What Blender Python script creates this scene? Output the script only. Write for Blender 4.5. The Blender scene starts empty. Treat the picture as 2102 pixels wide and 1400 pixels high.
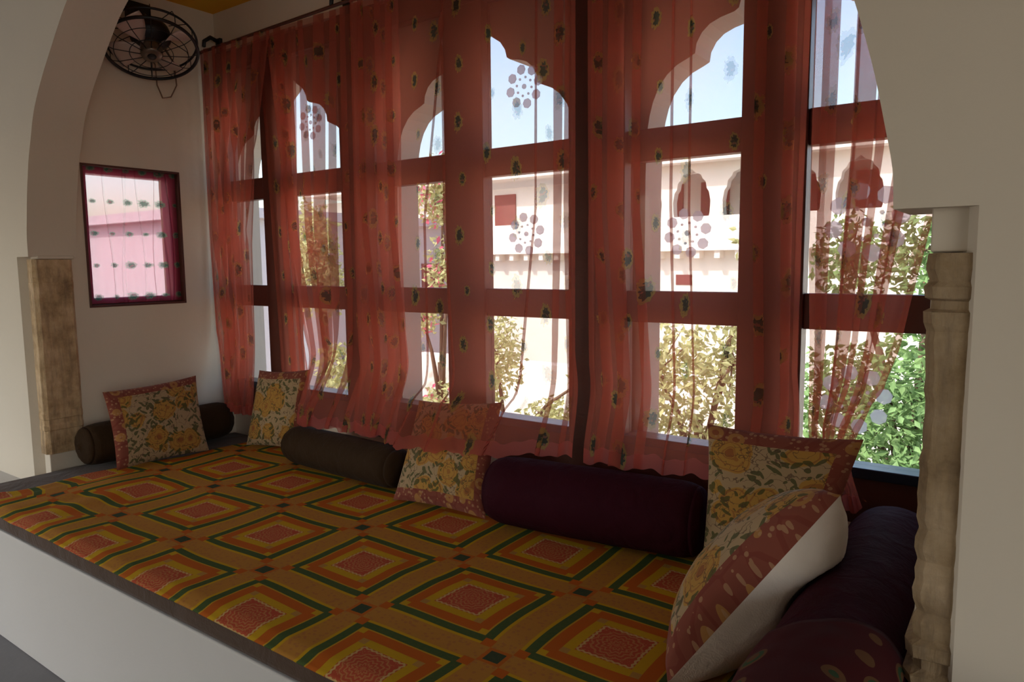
import bpy, bmesh, math, random
from mathutils import Vector, Matrix, noise
S = bpy.context.scene
COL = S.collection
PI = math.pi
rnd = random.Random(7)

# ------------------------------------------------------------------ camera, world, sun, lamps, exposure
cam = bpy.data.cameras.new('camera'); cam_o = bpy.data.objects.new('camera', cam); COL.objects.link(cam_o)
cam.sensor_width = 36.0; cam.lens = 36.0 * 1484.4571 / 2102.0; cam.clip_start = 0.05; cam.clip_end = 300
YAW, PIT, ROL = math.radians(35.806), math.radians(-6.108), math.radians(-0.577)
fwd = Vector((-math.sin(YAW) * math.cos(PIT), math.cos(YAW) * math.cos(PIT), math.sin(PIT)))
rgt = Vector((math.cos(YAW), math.sin(YAW), 0)); upv = rgt.cross(fwd)
rg2 = rgt * math.cos(ROL) + upv * math.sin(ROL); up2 = upv * math.cos(ROL) - rgt * math.sin(ROL)
mw = Matrix((rg2, up2, -fwd)).transposed().to_4x4(); mw.translation = Vector((3.438, -2.548, 1.579))
cam_o.matrix_world = mw
S.camera = cam_o
S.view_settings.view_transform = 'Standard'; S.view_settings.look = 'None'
S.view_settings.gamma = 1.0; S.view_settings.exposure = -0.25; S.view_settings.use_curve_mapping = False
S.cycles.transparent_max_bounces = 32; S.cycles.max_bounces = 10; S.cycles.diffuse_bounces = 6
S.cycles.caustics_reflective = False; S.cycles.caustics_refractive = False

W = bpy.data.worlds.new('sky'); S.world = W; W.use_nodes = True
wt = W.node_tree; wt.nodes.clear()
sky = wt.nodes.new('ShaderNodeTexSky'); sky.sky_type = 'NISHITA'; sky.sun_disc = False
sky.sun_elevation = math.radians(52); sky.sun_rotation = math.radians(200); sky.air_density = 1.2; sky.dust_density = 3.0
bg = wt.nodes.new('ShaderNodeBackground'); bg.inputs['Strength'].default_value = 0.75
wo = wt.nodes.new('ShaderNodeOutputWorld')
wt.links.new(sky.outputs[0], bg.inputs[0]); wt.links.new(bg.outputs[0], wo.inputs[0])

def lamp(name, kind, energy, color, loc, direction, size=None, size_y=None):
    d = bpy.data.lights.new(name, kind); d.energy = energy; d.color = color
    o = bpy.data.objects.new(name, d); COL.objects.link(o); o.location = loc
    o.rotation_euler = Vector(direction).to_track_quat('-Z', 'Y').to_euler()
    if kind == 'AREA':
        d.shape = 'RECTANGLE'; d.size = size; d.size_y = size_y
    if kind == 'SUN': d.angle = math.radians(0.6)
    return o
lamp('sun', 'SUN', 9.5, (1.0, 0.97, 0.91), (0, -4, 9), (0.30, 0.72, -1.0))
lamp('west_doorway_daylight', 'AREA', 36, (0.84, 0.92, 1.0), (-3.88, -2.75, 1.05), (1, 0.12, 0.0), 2.1, 1.7)
lamp('doorway_daylight', 'AREA', 7, (0.95, 0.96, 1.0), (-1.4, -5.55, 1.25), (0.12, 1, 0.0), 2.4, 2.2)
lamp('east_fill', 'AREA', 34, (1.0, 0.94, 0.84), (6.48, -3.9, 1.35), (-1, 0.85, -0.1), 2.0, 2.2)  # added fill with no known source, brightens the right pier and cushion back

# ------------------------------------------------------------------ helpers
def link(o, parent=None):
    COL.objects.link(o)
    if parent is not None: o.parent = parent
    return o
class MB:
    def __init__(s): s.v = []; s.f = []; s.uv = []; s.smooth = []
    def add(s, verts, faces, uvs=None, smooth=False):
        b = len(s.v); s.v += [tuple(v) for v in verts]
        s.uv += list(uvs) if uvs else [(0.0, 0.0)] * len(verts)
        for f in faces: s.f.append(tuple(b + i for i in f)); s.smooth.append(smooth)
        return s
    def box(s, x0, x1, y0, y1, z0, z1):
        v = [(x, y, z) for x in (x0, x1) for y in (y0, y1) for z in (z0, z1)]
        return s.add(v, [(0, 1, 3, 2), (4, 6, 7, 5), (0, 4, 5, 1), (2, 3, 7, 6), (0, 2, 6, 4), (1, 5, 7, 3)])
    def tube(s, pts, r, n=8, closed=False, cap=True):
        pts = [Vector(p) for p in pts]; rr = r if isinstance(r, (list, tuple)) else [r] * len(pts)
        N = len(pts); vs = []; prev = None
        for i, p in enumerate(pts):
            a = pts[(i - 1) % N] if (closed or i > 0) else p
            b = pts[(i + 1) % N] if (closed or i < N - 1) else p
            t = (b - a).normalized()
            if prev is None:
                u = t.orthogonal().normalized()
            else:
                u = (prev - t * prev.dot(t)).normalized()
            prev = u; w = t.cross(u)
            for k in range(n):
                an = 2 * PI * k / n; vs.append(p + (u * math.cos(an) + w * math.sin(an)) * rr[i])
        fs = []
        for i in range(N if closed else N - 1):
            j = (i + 1) % N
            for k in range(n): fs.append((i * n + k, i * n + (k + 1) % n, j * n + (k + 1) % n, j * n + k))
        if cap and not closed:
            fs.append(tuple(range(n - 1, -1, -1))); fs.append(tuple((N - 1) * n + k for k in range(n)))
        return s.add(vs, fs, None, True)
    def lathe(s, prof, M, n=32, jit=None):
        # prof: (radius, height); axis = local z of matrix M
        vs = []; uv = []
        for i, (r, h) in enumerate(prof):
            for k in range(n):
                an = 2 * PI * k / n; q = r * (1 + (jit(i, k, an, h) if jit else 0))
                vs.append(M @ Vector((q * math.cos(an), q * math.sin(an), h))); uv.append((an * max(r, .03), h))
        fs = []
        for i in range(len(prof) - 1):
            for k in range(n): fs.append((i * n + k, i * n + (k + 1) % n, (i + 1) * n + (k + 1) % n, (i + 1) * n + k))
        fs.append(tuple(range(n - 1, -1, -1))); fs.append(tuple((len(prof) - 1) * n + k for k in range(n)))
        return s.add(vs, fs, uv, True)
    def grid(s, nu, nv, fn, smooth=True):
        vs = []; uv = []
        for j in range(nv + 1):
            for i in range(nu + 1):
                p, t = fn(i / nu, j / nv); vs.append(p); uv.append(t)
        fs = [(j * (nu + 1) + i, j * (nu + 1) + i + 1, (j + 1) * (nu + 1) + i + 1, (j + 1) * (nu + 1) + i) for j in range(nv) for i in range(nu)]
        return s.add(vs, fs, uv, smooth)
    def build(s, name, mat, parent=None, bevel=0, solid=0, weld=False):
        me = bpy.data.meshes.new(name); me.from_pydata(s.v, [], s.f)
        ul = me.uv_layers.new(name='UVMap')
        for l in me.loops: ul.data[l.index].uv = s.uv[l.vertex_index]
        for p, sm in zip(me.polygons, s.smooth): p.use_smooth = sm
        me.materials.append(mat)
        if weld:
            bm = bmesh.new(); bm.from_mesh(me); bmesh.ops.remove_doubles(bm, verts=bm.verts, dist=1e-5); bm.to_mesh(me); bm.free()
        o = bpy.data.objects.new(name, me); link(o, parent)
        if solid:
            m = o.modifiers.new('s', 'SOLIDIFY'); m.thickness = solid; m.offset = 0
        if bevel:
            m = o.modifiers.new('b', 'BEVEL'); m.width = bevel; m.segments = 3; m.limit_method = 'ANGLE'
        return o
def tag(o, label, cat, group=None, kind=None):
    if label: o['label'] = label
    if cat: o['category'] = cat
    if group: o['group'] = group
    if kind: o['kind'] = kind
    return o
def struct(o, label=None):
    o['kind'] = 'structure'
    if label: o['label'] = label; 
    return o
def thing(name, label, cat, loc=(0, 0, 0), group=None):
    o = bpy.data.objects.new(name, None); COL.objects.link(o); o.empty_display_size = .1
    o.location = loc
    return tag(o, label, cat, group)
def under(o, root):
    # keep world coordinates of a mesh written in world space under an Empty
    o.parent = root; o.matrix_parent_inverse = Matrix.Translation(-Vector(root.location)); return o

# ------------------------------------------------------------------ materials
class G:
    """tiny node expression helper"""
    def __init__(s, name):
        s.m = bpy.data.materials.new(name); s.m.use_nodes = True; s.t = s.m.node_tree; s.t.nodes.clear()
        s.out = s.t.nodes.new('ShaderNodeOutputMaterial')
    def n(s, typ, **kw):
        nd = s.t.nodes.new(typ)
        for k, v in kw.items(): setattr(nd, k, v)
        return nd
    def put(s, sock, v):
        if isinstance(v, (int, float)): sock.default_value = v
        elif isinstance(v, tuple): sock.default_value = v if len(v) == len(sock.default_value) else (*v, 1.0)
        else: s.t.links.new(v, sock)
    def M(s, op, a, b=None, c=None):
        nd = s.n('ShaderNodeMath', operation=op)
        for i, x in enumerate((a, b, c)):
            if x is not None: s.put(nd.inputs[i], x)
        return nd.outputs[0]
    def lt(s, a, b): return s.M('LESS_THAN', a, b)
    def gt(s, a, b): return s.M('GREATER_THAN', a, b)
    def band(s, a, lo, hi): return s.M('MULTIPLY', s.gt(a, lo), s.lt(a, hi))
    def mul(s, a, b): return s.M('MULTIPLY', a, b)
    def mix(s, f, a, b):
        nd = s.n('ShaderNodeMix', data_type='RGBA'); s.put(nd.inputs[0], f); s.put(nd.inputs[6], a); s.put(nd.inputs[7], b)
        return nd.outputs[2]
    def uv(s):
        nd = s.n('ShaderNodeUVMap'); nd.uv_map = 'UVMap'; return nd.outputs[0]
    def obj(s): return s.n('ShaderNodeTexCoord').outputs['Object']
    def xyz(s, v):
        nd = s.n('ShaderNodeSeparateXYZ'); s.put(nd.inputs[0], v); return nd.outputs
    def comb(s, x, y, z=0.0):
        nd = s.n('ShaderNodeCombineXYZ'); s.put(nd.inputs[0], x); s.put(nd.inputs[1], y); s.put(nd.inputs[2], z); return nd.outputs[0]
    def noise(s, v, scale, detail=3.0, rough=.5, dist=0.0):
        nd = s.n('ShaderNodeTexNoise'); s.put(nd.inputs['Vector'], v); nd.inputs['Scale'].default_value = scale
        nd.inputs['Detail'].default_value = detail; nd.inputs['Roughness'].default_value = rough; nd.inputs['Distortion'].default_value = dist
        return nd.outputs['Fac']
    def voro(s, v, scale, feature='F1'):
        nd = s.n('ShaderNodeTexVoronoi', feature=feature); s.put(nd.inputs['Vector'], v); nd.inputs['Scale'].default_value = scale
        return nd
    def ramp(s, f, stops, mode='LINEAR'):
        nd = s.n('ShaderNodeValToRGB'); cr = nd.color_ramp; cr.interpolation = mode
        while len(cr.elements) < len(stops): cr.elements.new(0.5)
        for e, (p, c) in zip(cr.elements, stops): e.position = p; e.color = (*c, 1.0)
        s.put(nd.inputs[0], f); return nd.outputs[0]
    def bump(s, h, strength=.3, dist=.01):
        nd = s.n('ShaderNodeBump'); nd.inputs['Strength'].default_value = strength; nd.inputs['Distance'].default_value = dist
        s.put(nd.inputs['Height'], h); return nd.outputs[0]
    def bsdf(s, color, rough=.8, normal=None, sheen=0.0, spec=.3, metal=0.0):
        nd = s.n('ShaderNodeBsdfPrincipled'); s.put(nd.inputs['Base Color'], color); s.put(nd.inputs['Roughness'], rough)
        nd.inputs['Specular IOR Level'].default_value = spec; nd.inputs['Metallic'].default_value = metal
        if sheen: nd.inputs['Sheen Weight'].default_value = sheen
        if normal is not None: s.put(nd.inputs['Normal'], normal)
        return nd.outputs[0]
    def done(s, shader):
        s.t.links.new(shader, s.out.inputs[0]); return s.m

def plain(name, c, rough=.7, spec=.3, metal=0.0, var=.12, scale=6.0, sheen=0.0, bump=0.0, bscale=60.0):
    g = G(name); o = g.obj(); nz = g.noise(o, scale)
    c2 = tuple(x * (1 - var) for x in c); c3 = tuple(min(1, x * (1 + var)) for x in c)
    col = g.mix(nz, c2, c3)
    nm = g.bump(g.noise(o, bscale, 4.0), bump) if bump else None
    return g.done(g.bsdf(col, rough, nm, sheen, spec, metal))

def plaster(name, c):
    g = G(name); o = g.obj(); a = g.noise(o, 1.6, 4.0); b = g.noise(o, 34, 4.0)
    col = g.mix(a, tuple(x * .93 for x in c), tuple(min(1, x * 1.05) for x in c))
    return g.done(g.bsdf(col, .85, g.bump(g.M('ADD', b, g.mul(a, 2.0)), .12, .01), 0, .2))
M = {}
M['plaster'] = plaster('cream_plaster', (.67, .59, .475))
M['plaster_white'] = plaster('white_plaster', (.72, .68, .62))
M['parapet'] = plaster('parapet_limewash', (.58, .55, .51))
M['ceiling'] = plaster('ochre_ceiling_paint', (.80, .42, .03))
M['ceiling_white'] = plaster('ceiling_whitewash', (.62, .57, .50))
M['floor'] = plain('grey_stone_floor', (.17, .16, .16), .55, .4, 0, .2, 3, 0, .15, 30)
M['wood'] = plain('maroon_wood', (.085, .022, .012), .45, .4, 0, .3, 9, 0, .12, 50)
M['sill_sky_blue'] = plain('sky_tinted_sill', (.03, .035, .055), .28, .6, .5)  # glossy wood sill; the blue of reflected sky is put into its colour
M['iron'] = plain('black_iron', (.012, .010, .010), .45, .5, .2)
M['blade'] = plain('fan_blade_metal', (.60, .48, .42), .45, .5, .3)
M['brass'] = plain('hub_metal', (.16, .12, .09), .35, .5, .6)
M['wire'] = plain('grey_cord', (.20, .12, .08), .6)
M['outdoor_white'] = plaster('sunlit_limewash', (.80, .77, .72))
M['outdoor_cream'] = plaster('sandstone_wall', (.70, .67, .61))
M['arch_stone'] = plaster('pale_arch_stone', (.42, .36, .30))
M['outdoor_red'] = plain('dark_red_doors', (.16, .045, .04), .7)
M['ground'] = plain('courtyard_paving', (.62, .56, .47), .9, .2, 0, .15, 1.2)
M['bark'] = plain('bark', (.13, .09, .06), .9, .2, 0, .3, 12, 0, .4, 40)

def stone(nm, q):
    g = G(nm); o = g.obj(); x, y, z = g.xyz(o)
    a = g.noise(o, 9, 6.0, .65); b = g.noise(g.comb(g.mul(x, 2.0), g.mul(y, 2.0), g.mul(z, .35)), 22, 5.0, .6)
    c = g.ramp(a, [(p_, tuple(x_ * q for x_ in c_)) for p_, c_ in [(.25, (.15, .095, .05)), (.45, (.34, .235, .13)), (.7, (.49, .36, .225))]])
    c = g.mix(g.mul(g.M('SUBTRACT', b, .45), 2.2), c, (.17, .12, .08))
    return g.done(g.bsdf(c, .92, g.bump(g.M('ADD', a, b), .6, .012), 0, .15))
M['stone'] = stone('worn_sandstone', .88); M['stone_lit'] = stone('lit_sandstone', 1.45)  # second is the same stone, window light put into its lighter colours

def glass():
    g = G('window_glass'); tr = g.n('ShaderNodeBsdfTransparent'); tr.inputs[0].default_value = (.95, .96, .96, 1)
    gl = g.n('ShaderNodeBsdfGlossy'); gl.inputs['Roughness'].default_value = .05
    lw = g.n('ShaderNodeLayerWeight'); lw.inputs[0].default_value = .5
    fac = g.M('ADD', g.mul(g.M('POWER', lw.outputs['Facing'], 5.0), .6), .025)
    mx = g.n('ShaderNodeMixShader'); g.put(mx.inputs[0], fac); g.put(mx.inputs[1], tr.outputs[0]); g.put(mx.inputs[2], gl.outputs[0])
    return g.done(mx.outputs[0])
M['glass'] = glass()
def frosted():
    g = G('etched_glass'); tr = g.n('ShaderNodeBsdfTransparent'); tr.inputs[0].default_value = (.72, .70, .73, 1)
    df = g.n('ShaderNodeBsdfTranslucent'); df.inputs[0].default_value = (.7, .7, .72, 1)
    mx = g.n('ShaderNodeMixShader'); mx.inputs[0].default_value = .38; g.put(mx.inputs[1], tr.outputs[0]); g.put(mx.inputs[2], df.outputs[0])
    return g.done(mx.outputs[0])
M['frosted'] = frosted()

def sheer(name, base, stripe, core, ring, gu, gv, mu, mv, alpha, tint, stripes=True, flat=False, ca=.18):
    g = G(name); u, v, _ = g.xyz(g.uv())
    uu = g.M('DIVIDE', u, gu); vv = g.M('DIVIDE', v, gv)
    if not flat:
        cn = g.n('ShaderNodeTexWhiteNoise', noise_dimensions='1D'); g.put(cn.inputs['W'], g.M('FLOOR', uu))
        vv = g.M('ADD', vv, g.M('ADD', g.mul(g.M('MODULO', g.M('FLOOR', uu), 2.0), .5), g.mul(cn.outputs['Value'], .35)))
    row = g.M('FLOOR', vv); cell = g.M('ADD', g.M('FLOOR', uu), g.mul(row, 7.31))
    rn = g.n('ShaderNodeTexWhiteNoise', noise_dimensions='1D'); g.put(rn.inputs['W'], cell); rv = rn.outputs['Value']
    fu = g.M('SUBTRACT', g.M('FRACT', uu), .5); fv = g.M('SUBTRACT', g.M('FRACT', vv), .5)
    if not flat: fu = g.M('ADD', fu, g.mul(g.M('SUBTRACT', rv, .5), .3))
    px = g.M('DIVIDE', g.mul(fu, gu), mu); py = g.M('DIVIDE', g.mul(fv, gv), mv)
    px = g.M('ADD', px, g.mul(g.mul(py, py), .25))
    sz = g.M('ADD', g.mul(rv, .60), .55)
    r = g.M('DIVIDE', g.M('SQRT', g.M('ADD', g.mul(px, px), g.mul(py, py))), sz)
    an = g.M('ARCTAN2', px, py); r2 = g.M('ADD', r, g.M('ADD', g.mul(g.M('SINE', g.mul(an, 9.0)), .08), g.mul(g.M('SUBTRACT', g.noise(g.uv(), 90, 2.0), .5), .7)))
    core_m = g.lt(r2, .62); ring_m = g.band(r2, .62, 1.0)
    nz = g.noise(g.uv(), 60, 2.0)
    ds = g.M('SINE', g.M('ADD', g.mul(g.M('ADD', g.mul(u, .9), v), 330.0), g.mul(g.noise(g.uv(), 9, 2.0), 22.0)))
    col = base
    if stripes: col = g.mix(g.mul(g.mul(g.gt(ds, .45), g.gt(v, .05)), .45), base, stripe)
    col = g.mix(g.mul(ring_m, .75), col, ring); 
    col = g.mix(g.mul(core_m, g.M('ADD', g.mul(g.gt(nz, .42), .4), .55)), col, core)
    hem = g.lt(v, .05)
    al = g.M('ADD', alpha, g.M('ADD', g.mul(core_m, ca), g.M('ADD', g.mul(ring_m, ca * .5), g.mul(hem, .22))))
    df = g.n('ShaderNodeBsdfDiffuse'); g.put(df.inputs[0], col)
    tl = g.n('ShaderNodeBsdfTranslucent'); g.put(tl.inputs[0], col)
    cl = g.n('ShaderNodeMixShader'); cl.inputs[0].default_value = .6; g.put(cl.inputs[1], df.outputs[0]); g.put(cl.inputs[2], tl.outputs[0])
    tr = g.n('ShaderNodeBsdfTransparent'); tr.inputs[0].default_value = (*tint, 1)
    mx = g.n('ShaderNodeMixShader'); g.put(mx.inputs[0], al); g.put(mx.inputs[1], tr.outputs[0]); g.put(mx.inputs[2], cl.outputs[0])
    return g.done(mx.outputs[0])
M['sheer'] = sheer('red_sheer_cloth', (.62, .15, .11), (.60, .24, .08), (.05, .08, .05), (.42, .30, .08), .155, .235, .024, .042, .48, (.98, .93, .91))
M['pink'] = sheer('pink_sheer_cloth', (.60, .10, .17), (.5, .1, .1), (.05, .16, .10), (.16, .30, .18), .108, .165, .036, .019, .54, (.98, .84, .86), False, True, .36)

def bedsheet():
    g = G('printed_bedsheet'); u, v, _ = g.xyz(g.uv())
    fx = g.M('SUBTRACT', g.M('FRACT', u), .5); fy = g.M('SUBTRACT', g.M('FRACT', v), .5)
    ax = g.M('ABSOLUTE', fx); ay = g.M('ABSOLUTE', fy); c = g.M('MAXIMUM', ax, ay); m = g.M('MINIMUM', ax, ay)
    YEL = (.50, .30, .012); ORG = (.44, .095, .012); GRN = (.035, .085, .030); RED = (.42, .065, .035); TAN = (.40, .21, .05); CRM = (.55, .36, .14); BND = (.42, .19, .035); TY = (.48, .27, .02)
    lac = g.voro(g.uv(), 62.0).outputs['Distance']; nz = g.noise(g.uv(), 40, 2.0)
    rr = g.M('SQRT', g.M('ADD', g.mul(fx, fx), g.mul(fy, fy))); an = g.M('ARCTAN2', fx, fy)
    ring = g.gt(g.M('SINE', g.M('ADD', g.mul(rr, 190.0), g.mul(g.M('SINE', g.mul(an, 12.0)), 1.6))), .35)
    lace = g.mul(g.M('MAXIMUM', g.mul(ring, g.lt(rr, .15)), g.lt(lac, .28)), .5)
    red = g.mix(lace, RED, (.52, .28, .10))
    edge = g.M('ADD', c, g.mul(g.M('SINE', g.mul(m, 160.0)), .004))
    col = g.ramp(c, [(0, RED), (.168, YEL), (.235, ORG), (.318, TY), (.330, GRN), (.392, YEL), (.415, BND)], 'CONSTANT')
    col = g.mix(g.lt(edge, .168), col, CRM); col = g.mix(g.lt(edge, .153), col, red)
    col = g.mix(g.mul(g.band(c, .168, .238), g.gt(m, .185)), col, TAN)
    col = g.mix(g.mul(g.band(c, .275, .325), g.gt(m, .275)), col, YEL)
    col = g.mix(g.mul(g.band(c, .350, .425), g.gt(m, .350)), col, ORG)
    sp = g.voro(g.uv(), 30.0).outputs['Distance']
    col = g.mix(g.mul(g.gt(c, .425), g.mul(g.lt(sp, .33), .55)), col, (.33, .12, .05))
    col = g.mix(g.mul(g.gt(m, .425), .8), col, ORG)
    col = g.mix(g.gt(m, .450), col, (.02, .055, .035))
    col = g.mix(g.mul(nz, .25), col, (.25, .14, .03))
    w = g.noise(g.uv(), 420, 1.0)
    return g.done(g.bsdf(col, .95, g.bump(w, .08, .002), 0, .05))
M['bedsheet'] = bedsheet()

def floral():
    g = G('block_print_floral'); uv = g.uv()
    nzv = g.n('ShaderNodeTexNoise'); g.put(nzv.inputs['Vector'], uv); nzv.inputs['Scale'].default_value = 14
    ad = g.n('ShaderNodeVectorMath', operation='MULTIPLY_ADD'); g.put(ad.inputs[0], nzv.outputs['Color']); ad.inputs[1].default_value = (.05, .05, 0); g.put(ad.inputs[2], uv)
    w = ad.outputs[0]
    fl = g.voro(w, 8.5); d = fl.outputs['Distance']
    CR = (.37, .255, .14); YE = (.40, .215, .045); OR = (.27, .10, .03); GR = (.06, .07, .02); DK = (.09, .05, .03)
    flower = g.lt(d, .50); heart = g.lt(d, .13); pet = g.band(g.M('FRACT', g.mul(d, 7.0)), 0.0, .22)
    col = g.mix(flower, CR, YE)
    col = g.mix(g.mul(g.mul(pet, flower), .7), col, OR)
    col = g.mix(heart, col, OR)
    # leaves: elongated cells in the ground between the flowers
    x, y, _ = g.xyz(w)
    lv = g.voro(g.comb(g.mul(g.M('ADD', x, y), 1.0), g.mul(g.M('SUBTRACT', x, y), .42)), 36.0).outputs['Distance']
    lv2 = g.voro(g.comb(g.mul(g.M('ADD', x, y), .42), g.mul(g.M('SUBTRACT', x, y), 1.0)), 33.0).outputs['Distance']
    leaf = g.M('MAXIMUM', g.lt(lv, .34), g.lt(lv2, .32))
    ground = g.M('SUBTRACT', 1.0, g.lt(d, .36))
    col = g.mix(g.mul(leaf, g.mul(ground, .85)), col, GR)
    nn = g.noise(uv, 26, 2.0); vine = g.lt(g.M('ABSOLUTE', g.M('SUBTRACT', nn, .5)), .012)
    col = g.mix(g.mul(vine, .7), col, DK)
    return g.done(g.bsdf(col, .9, g.bump(g.noise(uv, 300, 1.0), .1, .002), .1, .15))
M['floral'] = floral()
def border():
    g = G('red_border_print'); uv = g.uv()
    v = g.voro(uv, 15.0).outputs['Distance']; e = g.voro(uv, 15.0, 'DISTANCE_TO_EDGE').outputs['Distance']
    col = g.mix(g.lt(v, .34), (.20, .055, .034), (.34, .16, .05)); col = g.mix(g.lt(v, .15), col, (.24, .075, .03))
    col = g.mix(g.mul(g.lt(e, .05), .5), col, (.16, .03, .02))
    s = g.voro(uv, 60.0).outputs['Distance']; col = g.mix(g.mul(g.lt(s, .30), .6), col, (.40, .23, .12))
    return g.done(g.bsdf(col, .9, None, .1, .15))
M['border'] = border()
def cloth(name, c, sheen=.25, wr=14.0):
    g = G(name); uv = g.obj(); n1 = g.noise(uv, wr, 4.0, .55, .6); n2 = g.noise(uv, 250, 1.0)
    col = g.mix(n1, tuple(x * .8 for x in c), tuple(x * 1.15 for x in c))
    return g.done(g.bsdf(col, .8, g.bump(g.M('ADD', g.mul(n1, 3.0), g.mul(n2, .25)), .35, .012), sheen, .08))
M['brown_cloth'] = cloth('brown_bolster_cloth', (.036, .019, .008), .02)
M['maroon_cloth'] = cloth('maroon_bolster_cloth', (.034, .004, .009), .0)
M['white_cloth'] = cloth('white_cotton', (.72, .62, .52), .1, 7.0)
M['mattress'] = cloth('taupe_mattress_cover', (.078, .044, .026), .12, 8)
def redprint():
    g = G('dark_red_print'); uv = g.uv(); d = g.voro(uv, 9.0).outputs['Distance']
    col = g.mix(g.lt(d, .30), (.05, .006, .007), (.11, .05, .02)); col = g.mix(g.band(d, .16, .24), col, (.03, .06, .025))
    return g.done(g.bsdf(col, .9, None, .02, .1))
M['red_print'] = redprint()
def leafmat(name, c1, c2):
    g = G(name); o = g.obj(); n = g.noise(o, 7, 2.0); col = g.mix(n, c1, c2)
    df = g.bsdf(col, .55, None, 0, .3); tl = g.n('ShaderNodeBsdfTranslucent'); g.put(tl.inputs[0], col)
    mx = g.n('ShaderNodeMixShader'); mx.inputs[0].default_value = .35; g.put(mx.inputs[1], df); g.put(mx.inputs[2], tl.outputs[0])
    return g.done(mx.outputs[0])
M['leaf'] = leafmat('green_leaves', (.09, .19, .06), (.28, .40, .15))
M['leaf_pale'] = leafmat('pale_leaves', (.38, .42, .18), (.58, .58, .30))
M['blossom'] = leafmat('pink_blossom', (.75, .08, .22), (.85, .22, .35))

# ------------------------------------------------------------------ the room
XL, XR, CX = -.5, 3.3, 1.37
FY, FB = -1.07, -.85                    # front and back of the arched wall
BT = .58                                # top of the bed
HC = 3.03                               # alcove ceiling
MB().box(-4, 6.6, -6, FY - .2, -.06, 0).build('floor', M['floor']); f = bpy.data.objects['floor']; struct(f)
o = MB().box(XL - .3, XR + .3, FB - .02, .3, HC, HC + .08).build('ceiling', M['ceiling']); struct(o)
o = MB().box(-4, 6.6, -6, FB - .02, 3.1, 3.2).build('ceiling', M['ceiling_white']); struct(o)
# low masonry wall of the daybed
o = MB().box(-1.6, 4.6, -1.434, 0, 0, .49).build('wall_parapet', M['parapet'], bevel=.006); struct(o)
# back of the front room, with two doorways to daylight
b = MB()
b.box(-4, -2.7, -5.7, -5.6, 0, 3.1).box(-.1, 6.6, -5.7, -5.6, 0, 3.1).box(-2.7, -.1, -5.7, -5.6, 2.4, 3.1)
struct(b.build('wall_back', M['plaster_white']))
struct(MB().box(6.5, 6.6, -5.6, -5.0, 0, 3.1).box(6.5, 6.6, -2.8, FY, 0, 3.1).box(6.5, 6.6, -5.0, -2.8, 2.5, 3.1).build('wall_east', M['plaster_white']))  # unseen opening here is added to go with the east fill lamp
struct(MB().box(-4, -3.9, -5.6, -3.85, 0, 3.1).box(-4, -3.9, -1.65, FY, 0, 3.1).box(-4, -3.9, -3.85, -1.65, 2.0, 3.1).build('wall_west', M['plaster_white']))
# alcove left wall with its small window opening
SY0, SY1, SZ0, SZ1 = -.80, -.275, 1.374, 2.108
b = MB(); x0, x1 = XL - .22, XL
b.box(x0, x1, FB - .06, SY0, 0, HC).box(x0, x1, SY1, .10, 0, HC).box(x0, x1, SY0, SY1, 0, SZ0).box(x0, x1, SY0, SY1, SZ1, HC)
struct(b.build('wall_left', M['plaster']))
struct(MB().box(XR, XR + .22, FB, .10, 0, HC).build('wall_right', M['plaster']))
b = MB(); b.box(XL, XR, 0, .10, 0, .71).box(XL, XR, -.012, .10, 2.815, HC)
struct(b.build('wall_window', M['plaster']))

# arched front wall: horizontal strips either side of the opening, lofted through its thickness
ARC = [(1.67, 1.854), (1.74, 1.850), (1.821, 1.834), (1.92, 1.812), (2.019, 1.784), (2.10, 1.757), (2.172, 1.724), (2.25, 1.69), (2.319, 1.648), (2.426, 1.556), (2.526, 1.452),
       (2.617, 1.355), (2.691, 1.265), (2.76, 1.15), (2.82, 1.03), (2.88, .88), (2.93, .68), (2.965, .45), (2.985, .22), (2.99, 0.0)]
def refine(P, m=4):
    out = []
    for i in range(len(P) - 1):
        p0, p1, p2, p3 = P[max(i - 1, 0)], P[i], P[i + 1], P[min(i + 2, len(P) - 1)]
        for k in range(m):
            t = k / m
            out.append(tuple(.5 * (2 * b_ + (c_ - a_) * t + (2 * a_ - 5 * b_ + 4 * c_ - d_) * t * t + (3 * b_ - a_ - 3 * c_ + d_) * t ** 3) for a_, b_, c_, d_ in zip(p0, p1, p2, p3)))
    return out + [P[-1]]
ARC = refine(ARC)
def arch_wall():
    b = MB()
    for sgn, xo in ((-1, -4.0), (1, 6.6)):
        zl = 1.635 if sgn < 0 else 1.67
        low = [(.45, 1.985), (zl, 1.985)]
        prof = low + [(zl, 1.854)] + ARC[1:]
        def ring(y, lowx): return [(CX + sgn * (lowx if i < 2 else w), y, z) for i, (z, w) in enumerate(prof)]
        lay = [ring(FY, 1.985), ring(FY + .05, 1.962), ring(FY + .05, 1.915), ring(FB, 1.915)]
        for A, Bq in zip(lay, lay[1:]):
            n = len(A); b.add(A + Bq, [(i, i + 1, n + i + 1, n + i) if sgn > 0 else (i, n + i, n + i + 1, i + 1) for i in range(n - 1)], None, False)
        # wall faces
        for y, L in ((FY, lay[0]), (FB, lay[3])):
            n = len(L); out = [(xo, y, p[2]) for p in L]
            b.add(L + out, [(i, i + 1, n + i + 1, n + i) for i in range(n - 1)])
        b.add([(CX, FY, 2.99), (xo, FY, 2.99), (xo, FY, 3.15), (CX, FY, 3.15), (CX, FB, 2.99), (xo, FB, 2.99), (xo, FB, 3.15), (CX, FB, 3.15)], [(0, 1, 2, 3), (4, 7, 6, 5)])
        b.add([(xo, FY, 0), (CX + sgn * 1.985, FY, 0), (CX + sgn * 1.985, FY, .45), (xo, FY, .45)], [(0, 1, 2, 3)])
    return b.build('wall_front', M['plaster'], weld=True)
struct(arch_wall())

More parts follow.
